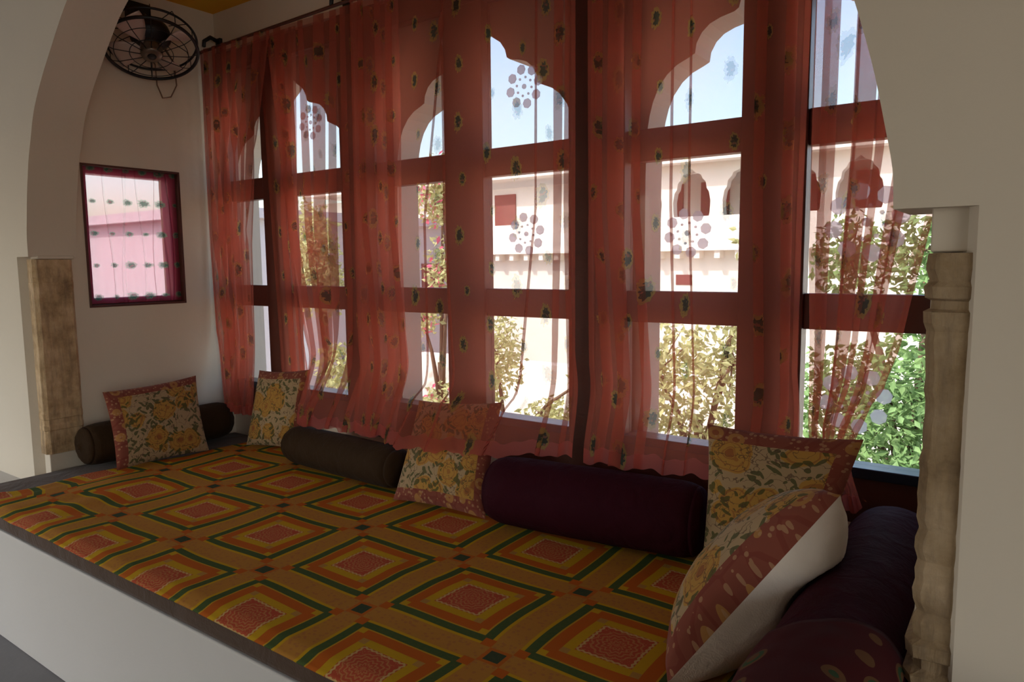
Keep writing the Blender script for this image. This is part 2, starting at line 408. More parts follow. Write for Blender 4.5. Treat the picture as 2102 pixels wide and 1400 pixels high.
# carved stone pilasters set in the jambs, under a plain plaster block
def pilaster(name, xin, sgn, top, amp):
    # xin: face of the shaft on the opening side, sgn: direction away from the opening
    b = MB(); prof = [(.66, .010), (.70, .014), (.74, .006), (.775, -.004), (.78, .010), (.80, .012), (.81, -.002), (.83, -.002), (.835, .010), (.86, .012), (.87, -.002), (.90, .000), (1.10, .003), (1.32, -.001),
                      (1.45, .003), (1.465, .010), (1.485, .010), (1.49, -.001), (1.505, -.001), (1.51, .009), (1.53, .010), (1.54, .002), (1.585, .006), (1.59, .004)]
    vs = []; n = 0
    y0, y1 = -1.055, -.875
    fine = []
    for (za, da), (zb, db) in zip(prof, prof[1:]):
        k = max(1, int((zb - za) / .02)); fine += [(za + (zb - za) * i / k, da + (db - da) * i / k) for i in range(k)]
    prof = fine + [prof[-1]]
    for z, d in prof:
        d *= amp; z = z if z < 1.2 else 1.2 + (z - 1.2) * (top - 1.2) / .39
        j = .003 * noise.noise((z * 14, xin * 3, 2)) + (.009 * noise.noise((z * 31, 4, 2)) if sgn > 0 else 0); d += j
        xa = xin - sgn * d; xb = xin + sgn * .07
        c = .016
        ring = [(xb, y0 - d * .5), (xa + sgn * c, y0 - d), (xa, y0 + c), (xa, y1 - c), (xa + sgn * c, y1), (xb, y1)]
        vs += [(x, y, z) for x, y in ring]; n = len(ring)
    m = len(prof)
    fs = [(i * n + k, i * n + (k + 1) % n, (i + 1) * n + (k + 1) % n, (i + 1) * n + k) for i in range(m - 1) for k in range(n)]
    fs += [tuple(range(n)), tuple((m - 1) * n + k for k in range(n))]
    b.add(vs, fs)
    o = b.build(name, M['stone' if sgn > 0 else 'stone_lit']); struct(o)
    c = MB().box(min(xin - sgn * .003, xin + sgn * .07), max(xin - sgn * .003, xin + sgn * .07), -1.035, -.87, top + .002, 1.675 if sgn > 0 else 1.64)
    c.box(min(xin + sgn * .008, xin + sgn * .07), max(xin + sgn * .008, xin + sgn * .07), -1.045, -.88, .49, .658)
    c.build('plaster_block', M['plaster'], o, bevel=.004)
    return o
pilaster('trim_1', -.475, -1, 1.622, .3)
pilaster('trim_2', 3.285, 1, 1.59, 1.0)

# ------------------------------------------------------------------ windows
Z0, Z1, Z2, Z3, Z4, Z5 = .903, 1.349, 1.469, 1.957, 2.076, 2.70
def rosette(px, pz, s):
    b = MB()
    def disc(x, z, r, n=7, a0=0):
        b.add([(x + r * math.cos(a0 + 2 * PI * k / n), .031, z + r * math.sin(a0 + 2 * PI * k / n)) for k in range(n)] +
              [(x + r * math.cos(a0 + 2 * PI * k / n), .027, z + r * math.sin(a0 + 2 * PI * k / n)) for k in range(n)],
              [tuple(range(n)), tuple(range(2 * n - 1, n - 1, -1))] + [(k, (k + 1) % n, n + (k + 1) % n, n + k) for k in range(n)])
    disc(px, pz, .011 * s)
    for k in range(8):
        a = 2 * PI * k / 8 + .2
        disc(px + .072 * s * math.cos(a), pz + .072 * s * math.sin(a), .021 * s, 7, a)
        a += PI / 8
        disc(px + .038 * s * math.cos(a), pz + .038 * s * math.sin(a), .0055 * s, 6)
    return b
ROS = {(2, 1, 2): (1.655, 2.318, 1), (2, 1, 1): (1.66, 1.705, 1), (3, 0, 1): (2.385, 1.685, 1), (1, 1, 2): (.275, 2.335, 1), (3, 1, 1): (2.99, 1.70, 1.4), (3, 1, 0): (2.975, 1.12, 1.25)}
for n, mx in ((1, 0.0), (2, 1.35), (3, 2.70)):
    root = thing('window_%d' % n, None, None, (mx, .03, .78)); root['kind'] = 'structure'
    xa, xb = max(mx - .675, XL), min(mx + .675, XR)
    la, lb = mx - .55, mx + .55
    if n == 1: la = XL + .07
    if n == 3: lb = XR - .05
    fr = MB(); y0, y1 = 0.0, .06
    fr.box(xa, la, y0 - .02, y1, .71, 2.81).box(lb, xb, y0 - .02, y1, .71, 2.81).box(la, lb, y0, y1, Z5, 2.81).box(la, lb, y0, y1, .71, Z0 - .035)
    under(fr.build('frame', M['wood'], bevel=.004), root)
    under(MB().box(mx - .11, mx + .11, y0 - .012, y1, Z0 - .035, Z5).build('mullion', M['wood'], bevel=.005), root)
    for (p, q) in ((la, mx - .11), (mx + .11, lb)):
        for (z0, z1) in ((Z1, Z2), (Z3, Z4)):
            under(MB().box(p, q, y0 + .002, y1 - .005, z0, z1).build('transom', M['wood'], bevel=.004), root)
        under(MB().box(p, q, y0 - .018, y1 + .02, Z0 - .035, Z0).build('sill_step', M['sill_sky_blue'], bevel=.003), root)  # wooden step of the bottom rail, coloured navy for reflected sky
    for side, (p, q) in enumerate(((la, mx - .11), (mx + .11, lb))):
        for lev, (z0, z1) in enumerate(((Z0, Z1), (Z2, Z3), (Z4, Z5))):
            pane = under(MB().box(p, q, .034, .038, z0, z1).build('pane', M['glass']), root)
            if (n, side, lev) in ROS:
                r = rosette(*ROS[(n, side, lev)]).build('etched_rosette', M['frosted']); r['label'] = 'frosted flower of round petals on the glass'
                r.parent = pane; r.matrix_parent_inverse = Matrix.Translation(-Vector(root.location))
                r.matrix_parent_inverse = Matrix.Identity(4)
# small window in the left wall
root = thing('window_4', None, None, (XL - .11, (SY0 + SY1) / 2, SZ0)); root['kind'] = 'structure'
fr = MB(); xa, xb = XL - .12, XL - .045; t = .045
fr.box(xa, xb, SY0, SY0 + t, SZ0, SZ1).box(xa, xb, SY1 - t, SY1, SZ0, SZ1).box(xa, xb, SY0 + t, SY1 - t, SZ0, SZ0 + t).box(xa, xb, SY0 + t, SY1 - t, SZ1 - t, SZ1)
under(fr.build('frame', M['wood'], bevel=.003), root)
ln = MB(); e = .012
ln.box(xb, XL + .004, SY0, SY0 + e, SZ0, SZ1).box(xb, XL + .004, SY1 - e, SY1, SZ0, SZ1).box(xb, XL + .004, SY0 + e, SY1 - e, SZ0, SZ0 + e).box(xb, XL + .004, SY0 + e, SY1 - e, SZ1 - e, SZ1)
under(ln.build('lining', M['wood'], bevel=.002), root)
under(MB().box(xa + .03, xa + .034, SY0 + t, SY1 - t, SZ0 + t, SZ1 - t).build('pane', M['glass']), root)

# carved stone arches outside each bay
def outer_arch(n, mx):
    half = [(.52, 1.9), (.515, 2.08), (.505, 2.14), (.492, 2.19), (.470, 2.24), (.435, 2.285), (.395, 2.315), (.345, 2.335), (.325, 2.345), (.320, 2.38), (.300, 2.415), (.270, 2.44),
            (.230, 2.455), (.180, 2.465), (.165, 2.475), (.155, 2.51), (.130, 2.545), (.085, 2.575), (.055, 2.60), (.03, 2.64), (0.0, 2.70)]
    b = MB(); yA, yB = .10, .25
    xo = .675
    for sgn in (-1, 1):
        P = [(mx + sgn * .52, -.6)] + [(mx + sgn * w, z) for w, z in half]
        A = [(x, yA, z) for x, z in P]; Bq = [(x, yB, z) for x, z in P]; k = len(P)
        fl = [(i, i + 1, k + i + 1, k + i) for i in range(k - 1)]
        b.add(A + Bq, fl if sgn < 0 else [tuple(reversed(q)) for q in fl])
        for y, L in ((yA, A), (yB, Bq)):
            out = [(mx + sgn * xo, y, p[2]) for p in L]; b.add(L + out, [(i, i + 1, k + i + 1, k + i) for i in range(k - 1)])
        b.add([(mx, yA, 2.70), (mx + sgn * xo, yA, 2.70), (mx + sgn * xo, yA, 3.4), (mx, yA, 3.4), (mx, yB, 2.70), (mx + sgn * xo, yB, 2.70), (mx + sgn * xo, yB, 3.4), (mx, yB, 3.4)], [(0, 1, 2, 3), (4, 7, 6, 5), (3, 2, 6, 7)])
        b.add([(mx + sgn * xo, yA, -.6), (mx + sgn * xo, yB, -.6), (mx + sgn * xo, yB, 3.4), (mx + sgn * xo, yA, 3.4)], [(0, 1, 2, 3)])
    b.box(mx - .52, mx + .52, .10, .25, -.6, .74)
    struct(b.build('trim_%d' % (n + 2), M['arch_stone'], weld=True))
for n, mx in ((1, 0.0), (2, 1.35), (3, 2.70)): outer_arch(n, mx)

# ------------------------------------------------------------------ curtains
def lerp_keys(keys, z):
    # keys sorted by falling z: (z, a, b, ...)
    if z >= keys[0][0]: return keys[0][1:]
    for k0, k1 in zip(keys, keys[1:]):
        if z >= k1[0]:
            t = (k0[0] - z) / (k0[0] - k1[0]); return tuple(a + (c - a) * t for a, c in zip(k0[1:], k1[1:]))
    return keys[-1][1:]
def curtain_mesh(keys, folds, hem, ybase, seed, ripple=.010, nf=9, ztop=2.80, nu=420, nv=90, wide=1.0, frac=False):
    """keys: (z, left x, right x); folds: (x top, x mid, x low, overlap top, mid, low); hem: function x -> lower z; ybase: function x, z -> y"""
    def section(z, tfr):
        xl, xr = lerp_keys(keys, z); Wd = xr - xl
        q = min(1, max(0, (z - .75) / 2.05))
        fl = []
        for (a, m_, c, wa, wm, wc) in folds:
            if q > .5: s = (q - .5) * 2; x = m_ + (a - m_) * s; w = wm + (wa - wm) * s
            else: s = q * 2; x = c + (m_ - c) * s; w = wc + (wm - wc) * s
            if frac:
                a_, b_ = lerp_keys(keys, 1.7); fl.append(((m_ - a_) / (b_ - a_), max(.003, wm * Wd / (b_ - a_)), .03 * Wd / (b_ - a_) + .004)); continue
            fl.append(((x - xl) / Wd, max(w, .004), min(.03, .45 * max(w, .01))))
        out = []
        for t in tfr:
            x = xl + Wd * t; y = 0
            y += ripple * math.sin(nf * 2 * PI * t + seed + .5 * math.sin(3 * z + seed)) * (.5 + .5 * math.sin(5.3 * t + seed * 2) ** 2)
            for p, w, d in fl:
                dl = .5 * w / Wd; tau = (t - p) / dl
                if abs(tau) < 4:
                    e = math.exp(-tau * tau); x += -w * 2.0 * tau * e; y += -d * math.exp(-(tau - .6) ** 2)
            out.append((x, y))
        return out
    # denser sampling at the folds
    ts = [i / nu for i in range(nu + 1)]
    xl, xr = lerp_keys(keys, 1.7)
    mid = section(1.7, ts); u = [0.0]
    for a, c in zip(mid, mid[1:]): u.append(u[-1] + math.hypot(c[0] - a[0], c[1] - a[1]) * wide)
    b = MB(); vs = []; uv = []
    zlow = hem(sum(lerp_keys(keys, .8)) / 2)
    HW = .020; u = [u[0] + HW, u[0] + HW * .5] + u + [u[-1] - HW * .5, u[-1] - HW]; nu += 4
    for j in range(nv + 1):
        zz = ztop + (zlow - ztop) * j / nv
        sec = section(zz, ts); (ax, ay), (bx, by) = sec[0], sec[-1]
        sec = [(ax + HW, ay + .005), (ax + HW * .5, ay + .005)] + sec + [(bx - HW * .5, by + .005), (bx - HW, by + .005)]
        for i, (x, y) in enumerate(sec):
            h = hem(x); s = j / nv; z = ztop + (h - ztop) * s
            vs.append((x, ybase(x, z) + y * min(1, .35 + (ztop - z) * 1.2), z)); uv.append((u[i], z - h))
    fs = [(j * (nu + 1) + i, j * (nu + 1) + i + 1, (j + 1) * (nu + 1) + i + 1, (j + 1) * (nu + 1) + i) for j in range(nv) for i in range(nu)]
    b.add(vs, fs, uv, True); return b
def sm(a, b, x):
    t = min(1, max(0, (x - a) / (b - a))); return t * t * (3 - 2 * t)
def wav(x, a=.006, f=38): return a * math.sin(f * x) + a * .6 * math.sin(f * 2.3 * x + 1)
G_CUR = 'red patterned sheer curtains along the long window'
def curtain(label, *a, **k):
    o = curtain_mesh(*a, **k).build('curtain', M['sheer']); tag(o, label, 'curtain', G_CUR); return o
curtain('narrow gathered red sheer curtain in the corner against the left wall',
        [(2.80, -.485, .16), (2.2, -.485, -.02), (1.7, -.485, -.085), (1.2, -.47, -.095), (.74, -.36, -.10)],
        [(-.42, -.41, -.31, .03, .03, .03), (-.34, -.34, -.27, .03, .03, .03), (-.24, -.27, -.23, .04, .03, .03), (-.15, -.21, -.19, .03, .03, .02), (-.05, -.15, -.15, .03, .03, .02), (.06, -.115, -.12, .04, .02, .02)],
        lambda x: .74 + wav(x, .004), lambda x, z: -.12 - .03 * sm(1.2, .74, z), 1.0, ripple=.012, nf=12)
curtain('slim red sheer curtain behind the cushion nearest the far corner, over the first mullion',
        [(2.80, -.02, .30), (2.2, .01, .27), (1.7, .03, .24), (1.2, .05, .26), (.72, .06, .33)],
        [(.2, .15, .2, .03, .03, .03), (.26, .2, .27, .02, .02, .02)],
        lambda x: .76 + wav(x), lambda x, z: -.065, 2.0, ripple=.006, nf=4, nu=160)
curtain('red sheer curtain whose hem rests on the brown bolster by the window',
        [(2.80, .10, 1.06), (2.2, .17, 1.06), (1.7, .23, 1.05), (1.25, .31, 1.06), (.95, .40, 1.09), (.74, .44, 1.15)],
        [(.20, .275, .47, .05, .05, .02), (.385, .40, .52, .03, .05, .07), (.53, .50, .56, .06, .08, .07), (.63, .60, .60, .04, .05, .05), (.70, .69, .68, .03, .03, .03), (.80, .79, .80, .04, .04, .03), (.93, .93, 1.0, .03, .03, .03)],
        lambda x: .778 + .012 * x + wav(x), lambda x, z: -.10 - .165 * sm(1.15, .76, z), 3.0, ripple=.008, nf=7)
def y3(x, z):
    c = sm(1.02, 1.25, x) * sm(1.95, 1.70, x)
    base = -.145 - .105 * sm(1.15, .78, z); cu = -.13 - .13 * sm(1.08, .96, z) - .17 * min(1, max(0, (.96 - z) / .23))
    return base * (1 - c) + min(base, cu) * c
curtain('wide red sheer curtain falling over the half covered cushion',
        [(2.80, .80, 2.01), (1.7, .785, 2.01), (1.2, .79, 2.01), (.74, .87, 2.06)],
        [(.87, .86, .95, .03, .03, .03), (1.05, 1.045, 1.12, .035, .03, .03), (1.355, 1.35, 1.42, .012, .012, .01), (1.385, 1.24, 1.24, .012, .012, .01), (1.84, 1.83, 1.70, .010, .010, .012), (1.94, 1.93, 1.90, .035, .03, .015), (1.98, 1.97, 2.0, .02, .02, .02)],
        lambda x: .778 + .056 * (x - .87) + wav(x), y3, 4.0, ripple=.008, nf=6)
curtain('red sheer curtain hanging to the long maroon bolster, right of the dark gap',
        [(2.80, 2.045, 2.84), (1.7, 2.05, 2.83), (1.2, 2.055, 2.83), (.74, 2.11, 2.88)],
        [(2.09, 2.09, 2.17, .04, .04, .03), (2.17, 2.17, 2.24, .05, .05, .04), (2.25, 2.25, 2.33, .03, .03, .03), (2.385, 2.385, 2.42, .010, .010, .008), (2.448, 2.45, 2.50, .008, .008, .006), (2.69, 2.69, 2.72, .03, .03, .03), (2.78, 2.78, 2.80, .03, .03, .02)],
        lambda x: .835 + .03 * (x - 2.1) + wav(x, .007), lambda x, z: -.12 - .12 * sm(1.15, .80, z), 5.0, ripple=.006, nf=5)
curtain('red sheer curtain gathered to a knot beside the right pier',
        [(2.80, 2.845, 3.26), (1.9, 2.845, 3.23), (1.57, 2.85, 3.17), (1.33, 2.86, 3.125), (1.185, 2.865, 3.085), (1.06, 2.872, 3.025), (.98, 2.89, 3.005), (.93, 2.91, 3.012), (.88, 2.94, 3.03), (.80, 2.96, 3.05)],
        [(2.885, 2.875, 2.945, .03, .045, .006), (2.925, 2.90, 2.95, .03, .05, .006), (2.965, 2.955, 2.96, .014, .02, .006), (3.01, 2.99, 2.967, .05, .045, .006), (3.06, 3.035, 2.985, .03, .025, .006), (3.13, 3.08, 2.995, .035, .03, .006), (3.19, 3.11, 3.0, .03, .03, .006)],
        lambda x: .815 + wav(x, .01, 60), lambda x, z: -.13 - .05 * sm(1.2, .9, z), 6.0, ripple=.012, nf=8, frac=True)

# small pink curtain in the left wall window
def small_curtain():
    x = XL - .022; W2 = SY1 - SY0 - .03; b = MB(); fl = [(.22, .012), (.37, .012), (.40, .008), (.56, .012), (.72, .014), (.83, .016), (.90, .010)]
    def fn(u, v):
        y = SY0 + .015 + W2 * u; dx = .006 * math.sin(u * 30 + 1) * v
        for p, w in fl:
            pp = p + .03 * math.sin(4 * v + p * 20); ta = (u - pp) / (.5 * w / W2); e = math.exp(-ta * ta); y += -.5 * w * 2.3 * ta * e; dx += .012 * math.exp(-(ta - .6) ** 2)
        z = SZ1 - .012 - (SZ1 - SZ0 - .03) * v
        return (x + dx, y, z), (u * .60, (1 - v) * .70 + .05)
    b.grid(260, 60, fn); return b
tag(small_curtain().build('curtain', M['pink']), 'small pink sheer curtain with green motifs in the left wall window', 'curtain')

# rod and its brackets
rod = thing('curtain_rod', 'thin rod carrying the red curtains above the long window', 'curtain rod', (XL, -.12, 2.81))
under(MB().tube([(XL, -.115, 2.79), (.7, -.115, 2.812), (2.0, -.115, 2.80), (XR, -.115, 2.80)], .008, 10).build('rod', M['wood']), rod)
for bx in (-.44, .64, 2.03, 3.2):
    q = MB(); q.box(bx - .02, bx + .02, -.03, -.009, 2.80, 2.88); q.tube([(bx, -.02, 2.86), (bx, -.075, 2.875), (bx, -.115, 2.845), (bx, -.118, 2.815)], [.012, .012, .011, .010], 8)
    under(q.build('bracket', M['iron']), rod)

# ------------------------------------------------------------------ wall fan
nrm = Vector((.41, -.21, -.90)).normalized(); FC = Vector((-.255, -.525, 2.675))
fm = nrm.to_track_quat('Z', 'Y').to_matrix().to_4x4()
def FP(r, a, h): return FC + fm.to_3x3() @ Vector((r * math.cos(a), r * math.sin(a), h))
fan = thing('wall_fan', 'round black caged fan on the upper left wall', 'fan', (XL, -.46, 2.86))
def ringpts(r, h, n=64): return [FP(r, 2 * PI * k / n, h) for k in range(n)]
cg = MB()
cg.tube(ringpts(.217, 0), .0085, 8, True).tube(ringpts(.217, -.06), .006, 8, True).tube(ringpts(.17, .022), .002, 6, True).tube(ringpts(.10, .03), .002, 6, True)
for k in range(12):
    a = 2 * PI * k / 12
    cg.tube([FP(.217, a, -.06), FP(.217, a, 0), FP(.17, a, .022), FP(.05, a, .034)], .0022, 6)
    cg.tube([FP(.217, a, -.06), FP(.20, a, -.10), FP(.10, a, -.12)], .0022, 6)
under(cg.build('cage', M['iron']), fan)
for k in range(4):
    a0 = PI / 2 * k + .55
    b = MB()
    def bf(u, v, a0=a0):
        r = .05 + .152 * v; w = (.30 + .42 * math.sin(PI * min(1, v * .62 + .1))) * (u - .5); hh = -.03 + .05 * (u - .5)
        return FP(r, a0 + w, hh), (u, v)
    b.grid(8, 8, bf); under(b.build('blade', M['blade'], solid=.003), fan)
hb = MB().lathe([(.02, .045), (.045, .042), (.052, .03), (.052, .0), (.05, -.04)], Matrix.Translation(FC) @ fm, 24); under(hb.build('hub', M['brass']), fan)
under(MB().lathe([(.004, .052), (.018, .05), (.022, .044)], Matrix.Translation(FC) @ fm, 16).build('hub_cap', M['iron']), fan)
mt = MB().lathe([(.05, -.03), (.08, -.055), (.095, -.07), (.098, -.095), (.09, -.125), (.06, -.145), (.02, -.15)], Matrix.Translation(FC) @ fm, 28); under(mt.build('motor', M['iron']), fan)
ar = MB(); ar.box(XL, XL + .02, -.52, -.40, 2.80, 2.97); ar.tube([(XL + .01, -.46, 2.90), (XL + .05, -.455, 2.90), tuple(FP(0, 0, -.12))], .018, 10); under(ar.build('wall_bracket', M['iron']), fan)
cd = MB().tube([tuple(FP(.1, 3.0, -.12)), (-.455, -.40, 2.66), (-.475, -.385, 2.56), (-.47, -.36, 2.495), (-.475, -.31, 2.51), (-.48, -.27, 2.58), (-.485, -.275, 2.70), (-.49, -.36, 2.83)], .0035, 6)
under(cd.build('cord', M['wire']), fan)

# ------------------------------------------------------------------ bed
o = MB().box(XL + .02, XR - .02, -1.438, -.02, .492, .576).build('mattress', M['mattress'], bevel=.022)
tag(o, 'long taupe brown mattress on the low white wall under the printed sheet', 'mattress')
CELL, CELLY, TH = .4745, .4445, math.radians(0.5)
def sheet():
    b = MB()
    def fn(u, v):
        y = -1.446 + 1.40 * v
        xl = -.245 + .05 * noise.noise((v * 4, 1, 0)) - .045 * sm(.25, 0, v) + .10 * sm(.3, .75, v)
        x = xl + (3.22 - xl) * u
        wl = sm(.9, .0, x) * sm(.9, .1, v)
        n1 = noise.noise((x * 3.2 + 1, y * 3.5, 3)); n2 = noise.noise((x * 3.0, y * 3.1 + 9, 7)); n3 = noise.noise((x * 7, y * 2.5, 11))
        z = BT + .0045 + .004 * n1 + .017 * wl * n3 + .004 * max(0, noise.noise((x * 1.7, y * 9, 5)))
        uu, vv = x + .012 * n1 + wl * .065 * n2, y + .012 * n2 + wl * .065 * n1
        # front edge rolls over the mattress lip
        e = sm(-1.40, -1.446, y); z -= .014 * e; vv -= .02 * e
        dx, dy = uu - .475, vv + .742
        return (x, y - .008 * e, max(z, .5795 - .02 * e)), ((dx * math.cos(TH) + dy * math.sin(TH)) / CELL + 20.0, (-dx * math.sin(TH) + dy * math.cos(TH)) / CELLY + 20.0)
    b.grid(260, 110, fn); return b
o = sheet().build('bedsheet', M['bedsheet'], solid=.003)
tag(o, 'yellow, orange and green printed bedsheet of nested squares spread over the mattress', 'bedsheet')

def bolster(label, p0, p1, R, mat, seed, group=None):
    p0, p1 = Vector(p0), Vector(p1); ax = (p1 - p0); L = ax.length
    root = thing('bolster', label, 'bolster', (p0 + p1) / 2 - Vector((0, 0, R)), group)
    Mx = Matrix.Translation(p0) @ ax.to_track_quat('Z', 'Y').to_matrix().to_4x4()
    def jit(i, k, an, h): return .022 * noise.noise((math.cos(an) * 1.5 + seed, math.sin(an) * 1.5, h * 6)) + .010 * noise.noise((math.cos(an) * 4, math.sin(an) * 4 + seed, h * 14))
    prof = [(R * .90, .03), (R * .965, .06)] + [(R * (1 - .012 * math.cos(2 * PI * t)), .09 + (L - .18) * t) for t in [i / 24 for i in range(25)]] + [(R * .965, L - .06), (R * .90, L - .03)]
    under(MB().lathe(prof, Mx, 48, jit).build('cover', mat), root)
    for s in (0, 1):
        def jg(i, k, an, h): return .06 * math.sin(an * 13 + seed) * (1 - i / 6) + jit(0, 0, an, .03 if s == 0 else L - .03)
        e = [(R * .10, -.012), (R * .14, -.004), (R * .30, .001), (R * .52, .003), (R * .72, .009), (R * .85, .02), (R * .90, .03)]
        if s: e = [(r, L - h) for r, h in e]
        under(MB().lathe(e, Mx, 52, jg).build('gathered_end', mat), root)
    return root
bolster('dark brown bolster lying along the left wall behind the cushion', (-.375, -.95, BT + .112), (-.375, -.13, BT + .112), .105, M['brown_cloth'], 1)
bolster('dark brown bolster under the window, left of the half covered cushion', (.41, -.275, BT + .102), (1.22, -.310, BT + .102), .096, M['brown_cloth'], 2)
bolster('long dark maroon bolster under the window between two cushions', (1.770, -.380, BT + .136), (2.595, -.285, BT + .136), .130, M['maroon_cloth'], 3)
bolster('dark maroon bolster behind the white backed cushion beside the right pier', (3.145, -1.41, BT + .146), (3.145, -.16, BT + .146), .136, M['maroon_cloth'], 4)

def cushion(label, A, Bc, Cc, D, pf, pb, front_sign=1, bw=.105, uvo=(0, 0), back=None, group='block printed cushions on the daybed', pinch=.055, sides='lrtb', avoid=None):
    """corners: A bottom left, Bc bottom right, Cc top right, D top left as seen from the printed side"""
    A, Bc, Cc, D = map(Vector, (A, Bc, Cc, D)); n = ((Bc - A).cross(D - A)).normalized()
    w = (Bc - A).length; h = (D - A).length
    root = thing('cushion', label, 'cushion', (A + Bc) / 2, group)
    def P(u, v, side):
        uu = u * (1 - pinch * (1 - v * v)); vv = v * (1 - pinch * (1 - u * u)); s, t = (uu + 1) / 2, (vv + 1) / 2
        p = A * (1 - s) * (1 - t) + Bc * s * (1 - t) + Cc * s * t + D * (1 - s) * t
        q = max(0, (1 - u * u) * (1 - v * v)); k = q ** .42
        wr = 1 + .05 * noise.noise((u * 2.3 + uvo[0], v * 2.3 + uvo[1], side * 3))
        p = p + n * (k * wr * (pf if side > 0 else -pb))
        if avoid:
            ax, az, ar = avoid; dx, dz = p.x - ax, p.z - az; q = math.hypot(dx, dz)
            if q < ar: p.x = ax + dx / q * ar; p.z = az + dz / q * ar
        p.z = max(p.z, BT + .009); return p
    def uv(u, v): return ((u + 1) / 2 * w + uvo[0], (v + 1) / 2 * h + uvo[1])
    N = 44
    ln = sorted(set([-1 + 2 * i / N for i in range(N + 1)] + [1 - 2 * bw, -1 + 2 * bw]))
    def patch(test, side):
        b = MB(); idx = {}; 
        for j in range(len(ln) - 1):
            for i in range(len(ln) - 1):
                u = (ln[i] + ln[i + 1]) / 2; v = (ln[j] + ln[j + 1]) / 2
                if not test(u, v): continue
                f = []
                for (a, c) in ((i, j), (i + 1, j), (i + 1, j + 1), (i, j + 1)):
                    if (a, c) not in idx:
                        idx[(a, c)] = len(b.v); b.v.append(tuple(P(ln[a], ln[c], side))); b.uv.append(uv(ln[a], ln[c]))
                    f.append(idx[(a, c)])
                b.f.append(tuple(f if side > 0 else reversed(f))); b.smooth.append(True)
        return b
    lim = 1 - 2 * bw
    def inb(u, v): return ('l' in sides and u < -lim) or ('r' in sides and u > lim) or ('b' in sides and v < -lim) or ('t' in sides and v > lim)
    under(patch(lambda u, v: not inb(u, v), 1).build('printed_panel', M['floral']), root)
    bo = under(patch(inb, 1).build('border_band', M['border']), root); bo['label'] = 'red printed border band'
    bk = under(patch(lambda u, v: True, -1).build('back_cover', back or M['white_cloth']), root); bk['label'] = 'plain cream back'
    return root
cushion('printed cushion leaning on the brown bolster along the left wall', (-.150, -.885, BT + .012), (-.135, -.405, BT + .012), (-.275, -.375, .985), (-.285, -.865, .965), .055, .05, uvo=(0, 0), sides='lt')
cushion('printed cushion in the far corner, half turned, beside the hanging curtain', (-.065, -.225, BT + .012), (.30, -.135, BT + .012), (.335, -.085, 1.03), (-.055, -.125, 1.00), .05, .03, uvo=(3, 1), sides='rt')
cushion('printed cushion whose upper half is veiled by the sheer curtain', (1.285, -.435, BT + .012), (1.755, -.405, BT + .012), (1.665, -.165, 1.005), (1.195, -.165, .965), .05, .05, uvo=(6, 2), sides='rb')
cushion('large printed cushion upright at the window, right of the long maroon bolster', (2.622, -.395, BT + .012), (2.97, -.44, BT + .012), (3.050, -.215, 1.045), (2.562, -.20, 1.03), .055, .045, uvo=(9, 4), sides='rt')
cushion('large printed cushion with bulging white back, in the right foreground', (2.70, -.62, BT + .03), (2.790, -1.045, BT + .016), (3.105, -.805, 1.045), (3.0, -.50, .90), .13, .16, uvo=(12, 7), pinch=.0, sides='rb', avoid=(3.145, BT + .146, .1455))

# dark red printed cloth thrown over the near end of the right bolster
def red_cloth():
    b = MB()
    def fn(u, v):
        a = math.radians(25 + 140 * u); y = -1.40 + (.34 + .05 * math.sin(5 * u + 1)) * v
        r = .1445 + .004 * noise.noise((u * 7, v * 6, 1))
        return (3.145 + r * math.cos(a), y, BT + .146 + r * math.sin(a)), (a * r, y)
    b.grid(30, 20, fn); return b
tag(red_cloth().build('folded_cloth', M['red_print'], solid=.004), 'dark red printed cloth thrown over the bolster end in the bottom right corner', 'cloth')

